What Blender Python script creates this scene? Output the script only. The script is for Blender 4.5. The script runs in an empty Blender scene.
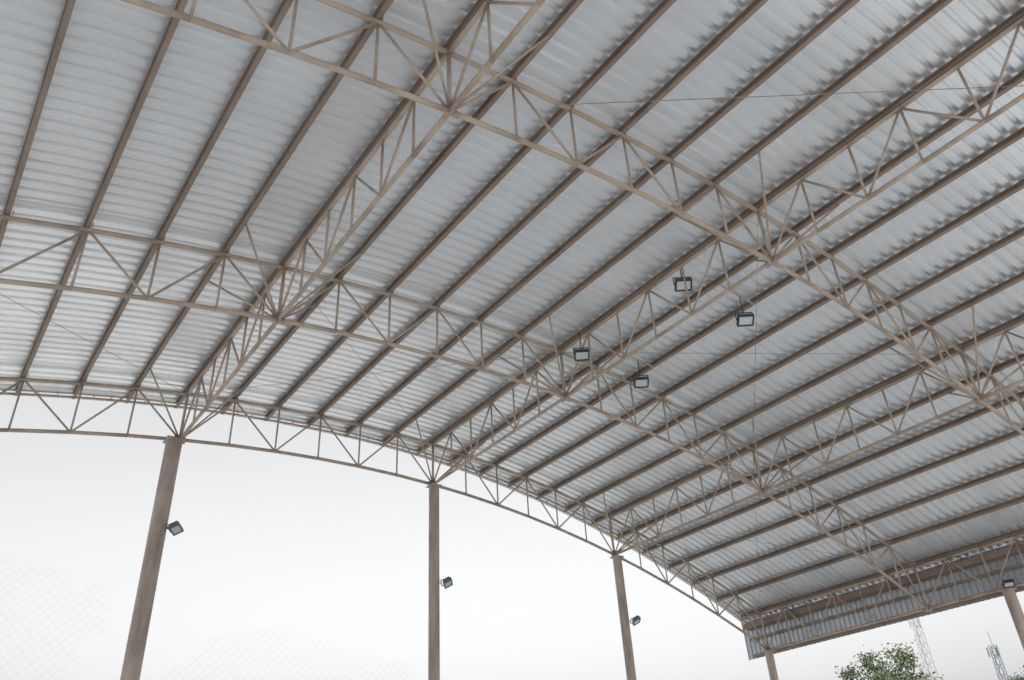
import bpy, math, random
from mathutils import Vector, Matrix, noise
random.seed(7)
D=20.0; EYE=1.6
def W(x,y,z): return Vector((x*D,y*D,z*D+EYE))

scene=bpy.context.scene
# ---------------------------------------------------------------- helpers
class MB:
    def __init__(s): s.v=[]; s.f=[]
    def add(s,vs,fs):
        o=len(s.v); s.v+= [tuple(v) for v in vs]; s.f+=[tuple(i+o for i in f) for f in fs]
    def tube(s,a,b,r,n=8,r2=None,caps=True):
        a=Vector(a); b=Vector(b); d=b-a
        if d.length<1e-6: return
        d.normalize(); up=Vector((0,0,1)) if abs(d.z)<.95 else Vector((1,0,0))
        u=d.cross(up).normalized(); w=d.cross(u); r2=r if r2 is None else r2
        vs=[]
        for k in range(n):
            t=2*math.pi*(k+.5)/n; c=u*math.cos(t)+w*math.sin(t)
            vs.append(a+c*r); vs.append(b+c*r2)
        fs=[(2*k,2*k+1,(2*k+3)%(2*n),(2*k+2)%(2*n)) for k in range(n)]
        if caps:
            fs.append(tuple(2*k for k in range(n))); fs.append(tuple(2*k+1 for k in reversed(range(n))))
        s.add(vs,fs)
    def box(s,c,ax,ay,az):
        c=Vector(c); vs=[]
        for i in(-1,1):
            for j in(-1,1):
                for k in(-1,1): vs.append(c+ax*i+ay*j+az*k)
        s.add(vs,[(0,1,3,2),(4,6,7,5),(0,4,5,1),(2,3,7,6),(0,2,6,4),(1,5,7,3)])
    def bx(s,c,x,y,z): s.box(c,Vector((x/2,0,0)),Vector((0,y/2,0)),Vector((0,0,z/2)))
    def obj(s,name,mat,parent=None,smooth=False):
        me=bpy.data.meshes.new(name); me.from_pydata(s.v,[],s.f); me.update()
        if smooth:
            for p in me.polygons: p.use_smooth=len(p.vertices)==4
        me.materials.append(mat)
        o=bpy.data.objects.new(name,me); scene.collection.objects.link(o)
        if parent: o.parent=parent
        return o
def empty(name,loc=(0,0,0)):
    e=bpy.data.objects.new(name,None); e.location=loc; scene.collection.objects.link(e); return e

def mat(name,col,rough=.6,metal=0.,var=.12,scale=2.,col2=None,bump=0.,bscale=30.,spec=.4,stretch=(1,1,1),thr=(.35,.75)):
    m=bpy.data.materials.new(name); m.use_nodes=True; nt=m.node_tree; N=nt.nodes; L=nt.links
    b=N['Principled BSDF']; b.inputs['Roughness'].default_value=rough; b.inputs['Metallic'].default_value=metal
    b.inputs['Specular IOR Level'].default_value=spec
    tc=N.new('ShaderNodeTexCoord'); mp=N.new('ShaderNodeMapping'); mp.inputs['Scale'].default_value=stretch
    L.new(tc.outputs['Object'],mp.inputs[0])
    n=N.new('ShaderNodeTexNoise'); n.inputs['Scale'].default_value=scale; n.inputs['Detail'].default_value=6; n.inputs['Roughness'].default_value=.65
    L.new(mp.outputs[0],n.inputs['Vector'])
    r=N.new('ShaderNodeValToRGB'); r.color_ramp.elements[0].position=thr[0]; r.color_ramp.elements[1].position=thr[1]
    c2=col2 if col2 else tuple(c*(1-var*2) for c in col)
    r.color_ramp.elements[0].color=(*col,1); r.color_ramp.elements[1].color=(*c2,1)
    L.new(n.outputs[0],r.inputs[0]); L.new(r.outputs[0],b.inputs['Base Color'])
    if bump:
        n2=N.new('ShaderNodeTexNoise'); n2.inputs['Scale'].default_value=bscale; n2.inputs['Detail'].default_value=4
        L.new(tc.outputs['Object'],n2.inputs['Vector'])
        bp=N.new('ShaderNodeBump'); bp.inputs['Strength'].default_value=bump; bp.inputs['Distance'].default_value=.02
        L.new(n2.outputs[0],bp.inputs['Height']); L.new(bp.outputs[0],b.inputs['Normal'])
    return m
STEEL=mat('painted_steel_beige',(.47,.39,.32),.5,col2=(.27,.195,.145),scale=1.3,thr=(.45,.78))
PURL=mat('purlin_primer',(.30,.24,.195),.6,col2=(.18,.13,.10),scale=1.1,thr=(.4,.8))
COL=mat('column_paint',(.47,.405,.36),.7,col2=(.25,.20,.17),scale=3.2,stretch=(1,1,.22),bump=.7,bscale=7,thr=(.40,.72))
DARK=mat('housing_dark',(.05,.055,.06),.45,scale=5)
GREYH=mat('housing_blue_grey',(.13,.17,.20),.4,scale=5)
WIRE=mat('wire',(.34,.31,.29),.6)
NET=mat('net_cord',(.64,.65,.66),.8)
TOWER=mat('tower_galvanised',(.30,.31,.32),.5)
TOWERB=mat('tower_grey',(.15,.165,.19),.5)
CONC=mat('concrete_floor',(.55,.565,.575),.75,col2=(.46,.47,.475),scale=.5,bump=.1)
GROUND=mat('ground_pale_gravel',(.51,.51,.50),.9,col2=(.43,.42,.41),scale=.08,bump=.3,bscale=4)
GLASS=mat('lamp_glass',(.65,.68,.7),.15,scale=3,var=.05,spec=.8)
BARK=mat('bark',(.12,.09,.065),.9,scale=4,bump=.5)
LINE=mat('line_paint',(.78,.78,.76),.6,scale=4,var=.05)

# sheet material with sheet-to-sheet variation
def sheet_mat(name,base,axis='Y',w=1.0,metal=.7,rough=.3):
    m=bpy.data.materials.new(name); m.use_nodes=True; nt=m.node_tree; N=nt.nodes; L=nt.links
    b=N['Principled BSDF']; b.inputs['Roughness'].default_value=rough; b.inputs['Metallic'].default_value=metal
    tc=N.new('ShaderNodeTexCoord'); sp=N.new('ShaderNodeSeparateXYZ'); L.new(tc.outputs['Object'],sp.inputs[0])
    dv=N.new('ShaderNodeMath'); dv.operation='DIVIDE'; dv.inputs[1].default_value=w; L.new(sp.outputs[axis],dv.inputs[0])
    fl=N.new('ShaderNodeMath'); fl.operation='FLOOR'; L.new(dv.outputs[0],fl.inputs[0])
    wn=N.new('ShaderNodeTexWhiteNoise'); wn.noise_dimensions='1D'; L.new(fl.outputs[0],wn.inputs['W'])
    ns=N.new('ShaderNodeTexNoise'); ns.inputs['Scale'].default_value=.4; ns.inputs['Detail'].default_value=4; ns.inputs['Roughness'].default_value=.55
    L.new(tc.outputs['Object'],ns.inputs['Vector'])
    mr=N.new('ShaderNodeMapRange'); mr.inputs['To Min'].default_value=.94; mr.inputs['To Max'].default_value=1.02
    L.new(wn.outputs['Value'],mr.inputs['Value'])
    mr2=N.new('ShaderNodeMapRange'); mr2.inputs['From Min'].default_value=.3; mr2.inputs['From Max'].default_value=.7; mr2.inputs['To Min'].default_value=.94; mr2.inputs['To Max'].default_value=1.02
    L.new(ns.outputs[0],mr2.inputs['Value'])
    mu=N.new('ShaderNodeMath'); mu.operation='MULTIPLY'; L.new(mr.outputs[0],mu.inputs[0]); L.new(mr2.outputs[0],mu.inputs[1])
    vm=N.new('ShaderNodeVectorMath'); vm.operation='SCALE'; vm.inputs[0].default_value=base; L.new(mu.outputs[0],vm.inputs['Scale'])
    L.new(vm.outputs[0],b.inputs['Base Color'])
    return m
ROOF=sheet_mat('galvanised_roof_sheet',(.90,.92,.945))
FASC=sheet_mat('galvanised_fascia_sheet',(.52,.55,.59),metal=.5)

# ---------------------------------------------------------------- geometry of the vault
XC=.493
def hb(x): # bottom chord height over eye (units of D)
    k=.27 if x>XC else .24
    return .4863-k*(x-XC)**2
DEP=.066
def ht(x): return hb(x)+DEP
def slope(x):
    k=.27 if x>XC else .24
    return -2*k*(x-XC)
LX=[-.337,-.142,.228,.602,.962,1.3235]
TY=[-.295,.03,.355,.68,1.0]
NP=[3,6,6,6,6]
panels=[LX[0]]
for i in range(5):
    for j in range(1,NP[i]+1): panels.append(LX[i]+(LX[i+1]-LX[i])*j/NP[i])
isL=[any(abs(x-l)<1e-6 for l in LX) for x in panels]
i228=[i for i,x in enumerate(panels) if abs(x-.228)<1e-6][0]

hall=empty('arched_roof_hall')
RB,RW=.046,.0245
for ti,y in enumerate(TY):
    mb=MB()
    for i in range(len(panels)-1):
        a,b=panels[i],panels[i+1]
        mb.tube(W(a,y,hb(a)),W(b,y,hb(b)),RB)
        mb.tube(W(a,y,ht(a)),W(b,y,ht(b)),RB)
        if (i-i228)%2==0: mb.tube(W(a,y,hb(a)),W(b,y,ht(b)),RW)
        else: mb.tube(W(a,y,ht(a)),W(b,y,hb(b)),RW)
    for i,x in enumerate(panels):
        mb.tube(W(x,y,hb(x)),W(x,y,ht(x)),RW if not isL[i] else .036)
        c=W(x,y,ht(x)); mb.bx(c+Vector((.05,0,.1)),.012,.1,.14)
        if isL[i]:
            mb.box(W(x,y,hb(x)),Vector((.14,0,0)),Vector((0,.006,0)),Vector((0,0,.09)))
            mb.box(W(x,y,hb(x)),Vector((.006,0,0)),Vector((0,.14,0)),Vector((0,0,.09)))
    mb.obj('arch_truss_%d'%ti,STEEL,hall,True)
# longitudinal trusses
Y0,Y1=-.35,1.052
for li,x in enumerate(LX):
    mb=MB()
    for t in range(4):
        ya,yb=TY[t],TY[t+1]
        for j in range(6):
            a=ya+(yb-ya)*j/6; b=ya+(yb-ya)*(j+1)/6
            mb.tube(W(x,a,hb(x)),W(x,b,hb(x)),RB*.95)
            mb.tube(W(x,a,ht(x)),W(x,b,ht(x)),RB*.95)
            if j%2==0: mb.tube(W(x,a,hb(x)),W(x,b,ht(x)),RW)
            else: mb.tube(W(x,a,ht(x)),W(x,b,hb(x)),RW)
            if j: mb.tube(W(x,a,hb(x)),W(x,a,ht(x)),RW)
        if 0<li<5:
            for sx in(-1,1):
                for yy,dy in((ya,.054),(yb,-.054)):
                    xx=x+sx*.061
                    mb.tube(W(x,yy,hb(x)),W(xx,yy+dy,ht(xx)+.0015),.022)
    mb.obj('long_truss_%d'%li,STEEL,hall,True)

# purlins (C sections)
mb=MB()
PH=.15
for x in panels:
    th=math.atan(slope(x)); tx=Vector((math.cos(th),0,math.sin(th))); nz=Vector((-math.sin(th),0,math.cos(th)))
    base=W(x,0,ht(x))+nz*(RB)
    yc=(Y0+Y1)/2*D; hy=Vector((0,(Y1-Y0)/2*D,0))
    def cb(off,ax,az):
        c=base+off; c.y=yc; mb.box(c,ax,hy,az)
    cb(nz*PH/2+tx*.03,tx*.004,nz*PH/2)
    cb(nz*.004-tx*.009,tx*.034,nz*.004)
    cb(nz*(PH-.004)-tx*.009,tx*.034,nz*.004)
    cb(nz*.02-tx*.040,tx*.003,nz*.0115)
mb.obj('purlins',PURL,hall)

# sheeting profile: wide flat pans separated by narrow upstanding ribs
def profile(pitch,prof):
    ys=[];y=Y0*D-.25
    while y<Y1*D+.15:
        for a,b in prof: ys.append((y+a,b))
        y+=pitch
    return ys
rys=profile(.26,[(0,0),(.135,0),(.160,.07),(.225,.07),(.250,0)])
ys=profile(.2,[(0,0),(.09,0),(.11,.045),(.165,.045),(.185,0)])
xs=[];XE0,XE1=-.365,1.352
nseg=84
for i in range(nseg+1): xs.append(XE0+(XE1-XE0)*i/nseg)
mb=MB(); vs=[];fs=[]
for x in xs:
    th=math.atan(slope(x)); nz=Vector((-math.sin(th),0,math.cos(th)))
    b=W(x,0,ht(x))+nz*(RB+PH+.003)
    for (yy,zz) in rys:
        q=b+nz*zz; vs.append((q.x,yy,q.z))
n=len(rys)
for i in range(nseg):
    for j in range(n-1):
        fs.append((i*n+j,i*n+j+1,(i+1)*n+j+1,(i+1)*n+j))
mb.add(vs,fs); roof=mb.obj('roof_sheeting',ROOF,hall)
mb=MB()
for ye in(Y0-.006,Y1+.001):
    for i in range(nseg):
        a,b=xs[i],xs[i+1]
        mb.tube(W(a,ye,ht(a)+.006),W(b,ye,ht(b)+.006),.025,6)
        mb.tube(W(a,ye-.014,ht(a)+.004),W(b,ye-.014,ht(b)+.004),.018,6)
        mb.tube(W(a,ye,ht(a)+.006),W(a,ye-.014,ht(a)+.004),.014,6)
mb.obj('gable_edge_trim',STEEL,hall,True)

# eave fascias
n=len(ys)
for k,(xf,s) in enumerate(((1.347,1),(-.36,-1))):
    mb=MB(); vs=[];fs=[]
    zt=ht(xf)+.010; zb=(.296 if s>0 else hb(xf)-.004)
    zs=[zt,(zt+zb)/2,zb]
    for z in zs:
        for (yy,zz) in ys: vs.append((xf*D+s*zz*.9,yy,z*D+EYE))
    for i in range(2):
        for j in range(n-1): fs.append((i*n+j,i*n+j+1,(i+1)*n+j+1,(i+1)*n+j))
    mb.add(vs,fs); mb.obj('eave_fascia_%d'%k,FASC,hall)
    mb=MB()
    for z in (zt-.016,zb+.004,(zt+zb)/2):
        c=W(xf-s*.0035,(Y0+Y1)/2,z); mb.bx(c,.06,(Y1-Y0)*D,.09)
    mb.bx(W(xf-s*.012,(Y0+Y1)/2,zt-.012),.1,(Y1-Y0)*D,.2)
    mb.obj('eave_rail_%d'%k,PURL,hall)
# roof X-bracing rods
mb=MB()
def wire(a,b,r=.006): mb.tube(W(*a),W(*b),r,5)
wire((.335,.355,ht(.335)-.004),(.74,.03,ht(.74)-.02),.008)
wire((.602,.68,ht(.602)),(.962,.355,ht(.962)-.004))
wire((.602,.355,ht(.602)-.004),(.962,.68,ht(.962)-.004))
wire((.228,.68,ht(.228)),(.602,1.0,ht(.602)))
wire((.602,.68,ht(.602)),(.228,1.0,ht(.228)))
wire((-.142,.68,ht(-.142)),(.228,1.0,ht(.228)))
wire((.962,.68,ht(.962)),(1.3235,1.0,ht(1.3235)))
wire((1.3235,.68,ht(1.3235)),(.962,1.0,ht(.962)))
wire((.962,.03,ht(.962)),(1.3235,.355,ht(1.3235)))
mb.obj('bracing_rods',WIRE,hall)

# columns
def column(x,y,r,name):
    mb=MB(); zt=hb(x)*D+EYE-.05; p=Vector((x*D,y*D,0))
    N=20; zs=[0]; 
    while zs[-1]<zt-1.2: zs.append(zs[-1]+1.2)
    zs.append(zt)
    for i in range(len(zs)-1):
        mb.tube(p+Vector((0,0,zs[i])),p+Vector((0,0,zs[i+1])),r,N,caps=False)
        if i: mb.tube(p+Vector((0,0,zs[i]-.012)),p+Vector((0,0,zs[i]+.012)),r+.006,N)
    mb.bx(p+Vector((0,0,zt+.004)),r*2.3,r*2.3,.03); mb.bx(p+Vector((0,0,.02)),r*3,r*3,.04)
    for a in range(4):
        t=a*math.pi/2; d=Vector((math.cos(t),math.sin(t),0))
        e=d.cross(Vector((0,0,1)))
        mb.box(p+d*(r+.05)+Vector((0,0,.14)),d*.06,e*.006,Vector((0,0,.1)))
    mb.obj(name,COL,hall,True)
cols=[(.222,1.0,.195),(.604,1.0,.155),(.967,1.0,.15),(1.3235,1.0,.15),(-.142,1.0,.17),(-.337,1.0,.17),(1.3235,.5526,.165),(1.3235,.1,.17),(1.3235,-.295,.17),(-.337,.5526,.17),(-.337,.1,.17),(-.337,-.295,.17),
 (-.142,-.295,.17),(.228,-.295,.17),(.604,-.295,.17),(.962,-.295,.17)]
for i,(x,y,r) in enumerate(cols): column(x,y,r,'column_%d'%i)

# ---------------------------------------------------------------- floodlights
def floodlight(pos,aim,hangdir,hanglen,s=1.,hm=DARK):
    e=empty('floodlight',pos); aim=Vector(aim).normalized()
    hd=Vector(hangdir).normalized()
    u=aim.cross(hd)
    if u.length<.1: u=aim.cross(Vector((0,1,0)))
    u.normalize(); v=aim.cross(u).normalized()
    m=MB(); w,h,d=.23*s,.17*s,.05*s
    z=Vector((0,0,0))
    m.box(z,u*w,v*h,aim*d)
    for t,(a,b) in enumerate(((u,v),(v,u))):
        A=(w,h) if t==0 else (h,w)
        for sg in(-1,1): m.box(a*sg*(A[0]-.014)+aim*(d+.012),a*.016,b*(A[1] if t==0 else A[1]-.032),aim*.014)
    for k in range(7): m.box(-aim*(d+.025)+u*(k-3)*w*.27,u*.005,v*h*.8,aim*.025)
    m.obj('housing',hm,e)
    g=MB(); g.box(aim*(d+.004),u*(w-.032),v*(h-.032),aim*.005); g.obj('glass',GLASS,e)
    b=MB()
    for sg in(-1,1):
        b.tube(u*sg*(w+.012),u*sg*(w+.012)+hd*.24*s,.012,6)
    b.tube(u*(w+.012)+hd*.24*s,-u*(w+.012)+hd*.24*s,.014,6)
    b.tube(hd*.24*s,hd*hanglen,.013,6)
    b.obj('bracket',hm,e)
    return e
for x,y,z in((.608,.471,.53),(.698,.464,.51),(.598,.637,.522),(.695,.635,.51)):
    roofz=ht(x)+.004
    floodlight(W(x,y,z),(-.35,-.45,-1),(0,0,1),max((roofz-z)*D,.3),.8)
mb=MB()
for y in(.464,.635):
    a,b=.663,.7225
    mb.tube(W(a,y,ht(a)+.003),W(b,y,ht(b)+.003),.025,6)
mb.obj('lamp_cross_bar',STEEL,hall)
for (x,r,z) in((.222,.195,.351),(.604,.155,.334),(.967,.15,.317)):
    d=Vector((.80,-.6,0)).normalized()
    p=W(x,1.0,z)+d*(r+.23)
    floodlight(p,(.35,-.5,-1.1),-d,.25,.74,GREYH)
floodlight(W(1.3235,.5526,.302)+Vector((-.34,-.22,0)),(-.5,-.3,-1),(.8,.5,0),.36,.66,DARK)

# ---------------------------------------------------------------- netting behind the gable (torn safety net)
mb=MB(); cs=.11; yN=1.035*D
for i in range(-8,110):
    for j in range(0,76):
        xx=i*cs+.6; zz=j*cs+.3
        if xx>11.8: continue
        top=7.9-0.50*max(0,xx-1.0) if xx<5 else 6.4-.05*(xx-5)
        nv=noise.noise(Vector((xx*.35,zz*.35,3.1)))+.35*noise.noise(Vector((xx*1.3,zz*1.3,9.)))
        if zz>top+1.2*nv: continue
        if nv<-.12 and xx>3.2: continue
        off=.10*math.sin(xx*1.1)+.06*math.sin(zz*1.7+xx)
        a=Vector((xx,yN+off,zz)); 
        if (i+j)%2==0:
            b1=Vector((xx+cs,yN+off,zz+cs)); b2=Vector((xx-cs,yN+off,zz+cs))
            mb.tube(a,b1,.0013,3,caps=False); mb.tube(a,b2,.0013,3,caps=False)
mb.obj('safety_net',NET)

# ---------------------------------------------------------------- ground
mb=MB(); g=3000
mb.add([(-g,-g,-.12),(g,-g,-.12),(g,g,-.12),(-g,g,-.12)],[(0,1,2,3)]); mb.obj('ground',GROUND)
mb=MB(); x0,x1,y0,y1=-.40*D,1.40*D,-.38*D,1.1*D
mb.bx(((x0+x1)/2,(y0+y1)/2,-.058),x1-x0,y1-y0,.116); fl=mb.obj('concrete_floor',CONC)
mb=MB()
cx=(x0+x1)/2; cy=(y0+y1)/2-1
for sx in(-1,1): mb.bx((cx+sx*9,cy,.006),.06,22,.004)
for sy in(-1,1): mb.bx((cx,cy+sy*10.97,.006),17.94,.06,.004)
mb.bx((cx,cy,.006),17.94,.06,.004)
mb.obj('court_line_markings',LINE)

# ---------------------------------------------------------------- trees
def leafmat():
    m=bpy.data.materials.new('foliage'); m.use_nodes=True; nt=m.node_tree;N=nt.nodes;L=nt.links
    b=N['Principled BSDF']; b.inputs['Roughness'].default_value=.7
    g=N.new('ShaderNodeNewGeometry'); r=N.new('ShaderNodeValToRGB')
    r.color_ramp.elements[0].color=(.045,.065,.032,1); r.color_ramp.elements[1].color=(.13,.15,.085,1)
    L.new(g.outputs['Random Per Island'],r.inputs[0]); L.new(r.outputs[0],b.inputs['Base Color'])
    return m
LEAF=leafmat()
def tree(base,H,R,seed):
    rnd=random.Random(seed); e=empty('broadleaf_tree',base); t=MB(); lf=MB()
    p=Vector((0,0,0)); r=H*.022; top=H*.55
    prev=p
    for k in range(6):
        q=Vector((rnd.uniform(-.12,.12)*k*.5,rnd.uniform(-.12,.12)*k*.5,top*(k+1)/6))
        t.tube(prev,q,r*(1-.1*k),10,r*(1-.1*(k+1))); prev=q
    tips=[]
    for k in range(24):
        ang=k*2.4+rnd.random(); s=Vector((0,0,top*rnd.uniform(.6,1.0)))
        el=rnd.uniform(.15,1.4); ln=rnd.uniform(.7,1)
        d=Vector((math.cos(ang)*math.cos(el)*R,math.sin(ang)*math.cos(el)*R,math.sin(el)*(H-top)*.95))*ln
        m1=s+d*.5+Vector((rnd.uniform(-.3,.3),rnd.uniform(-.3,.3),-.1)); e1=s+d
        t.tube(s,m1,r*.4,6,r*.25); t.tube(m1,e1,r*.25,6,r*.08); tips+=[e1,m1+d*.2]
        for q in range(3):
            d2=Vector((rnd.uniform(-1,1),rnd.uniform(-1,1),rnd.uniform(-.1,1))).normalized()*R*.35
            t.tube(m1,m1+d2,r*.14,5,r*.04); tips.append(m1+d2)
    for tp in tips:
        cr=R*rnd.uniform(.14,.28)
        for q in range(int(240*cr)+80):
            d=Vector((rnd.gauss(0,1),rnd.gauss(0,1),rnd.gauss(0,.7)))*cr*.5
            c=tp+d; a=Vector((rnd.gauss(0,1),rnd.gauss(0,1),rnd.gauss(0,1))).normalized()
            b=a.cross(Vector((rnd.gauss(0,1),rnd.gauss(0,1),rnd.gauss(0,1)))).normalized(); s=rnd.uniform(.07,.15)
            lf.add([c-a*s,c+b*s*.5,c+a*s,c-b*s*.5],[(0,1,2,3)])
    t.obj('trunk_and_limbs',BARK,e,True); lf.obj('foliage',LEAF,e)
tree((51.8,30.45,-.12),12.9,4.0,3)
tree((80.5,34.2,-.12),15.2,2.8,11)

# ---------------------------------------------------------------- telecom lattice towers
def tower(base,H,w0,w1,m,ants,seed):
    e=empty('telecom_lattice_tower',base); b=MB(); n=int(H/1.1)
    def c(k,i):
        w=w0+(w1-w0)*k/n; t=math.pi/4+i*math.pi/2
        return Vector((math.cos(t)*w*.7,math.sin(t)*w*.7,H*k/n))
    for k in range(n):
        for i in range(4):
            b.tube(c(k,i),c(k+1,i),.06,5); b.tube(c(k,i),c(k,(i+1)%4),.035,4)
            b.tube(c(k,i),c(k+1,(i+1)%4),.035,4)
    b.tube((0,0,H),(0,0,H+1.6),.04,5)
    b.obj('lattice_mast',m,e)
    a=MB()
    for q in range(ants):
        t=q*2.1; zz=H-.8-1.5*(q//3); d=Vector((math.cos(t),math.sin(t),0))
        a.tube(d*w1*.3+Vector((0,0,zz)),d*(w1*.6+.3)+Vector((0,0,zz)),.03,5)
        a.bx(d*(w1*.6+.33)+Vector((0,0,zz)),.14,.14,1.1)
    a.obj('antenna_panels',m,e)
tower((105.7,56.4,-.12),25.2,1.7,.7,TOWER,3,1)
tower((109,49.6,-.12),20.6,1.5,.6,TOWERB,3,2)

# ---------------------------------------------------------------- camera
S=Vector((.8106,-.2776,-.5155)); A=Vector((-.5832,-.4604,-.6692)); U=Vector((-.0510,.8437,-.5344))
U.normalize(); A=(A-U*A.dot(U)).normalized(); S=A.cross(U)
cam=bpy.data.cameras.new('Camera'); co=bpy.data.objects.new('Camera',cam); scene.collection.objects.link(co)
M=Matrix(((S.x,S.y,S.z,0),(A.x,A.y,A.z,0),(U.x,U.y,U.z,EYE),(0,0,0,1)))
co.matrix_world=M; cam.sensor_width=36; cam.lens=817/1024*36; cam.clip_end=6000; cam.clip_start=.05
scene.camera=co

# ---------------------------------------------------------------- light
w=bpy.data.worlds.new('World'); scene.world=w; w.use_nodes=True; nt=w.node_tree; N=nt.nodes; L=nt.links
bg=N['Background']; sky=N.new('ShaderNodeTexSky'); sky.sky_type='NISHITA'; sky.sun_disc=False
el=math.radians(38); az=math.radians(215)
sky.sun_elevation=el; sky.sun_rotation=az; sky.dust_density=6; sky.air_density=1.2; sky.ozone_density=1
hs=N.new('ShaderNodeHueSaturation'); hs.inputs['Saturation'].default_value=.05; hs.inputs['Value'].default_value=1.72
L.new(sky.outputs[0],hs.inputs['Color']); L.new(hs.outputs[0],bg.inputs['Color']); bg.inputs['Strength'].default_value=.15
sd=Vector((math.sin(az)*math.cos(el),math.cos(az)*math.cos(el),math.sin(el)))
sl=bpy.data.lights.new('sun','SUN'); sl.energy=1.5; sl.angle=math.radians(12); sl.color=(1,.98,.95)
so=bpy.data.objects.new('sun',sl); so.rotation_euler=(-sd).to_track_quat('-Z','Y').to_euler(); scene.collection.objects.link(so)
scene.view_settings.view_transform='Standard'; scene.view_settings.look='None'; scene.view_settings.exposure=0
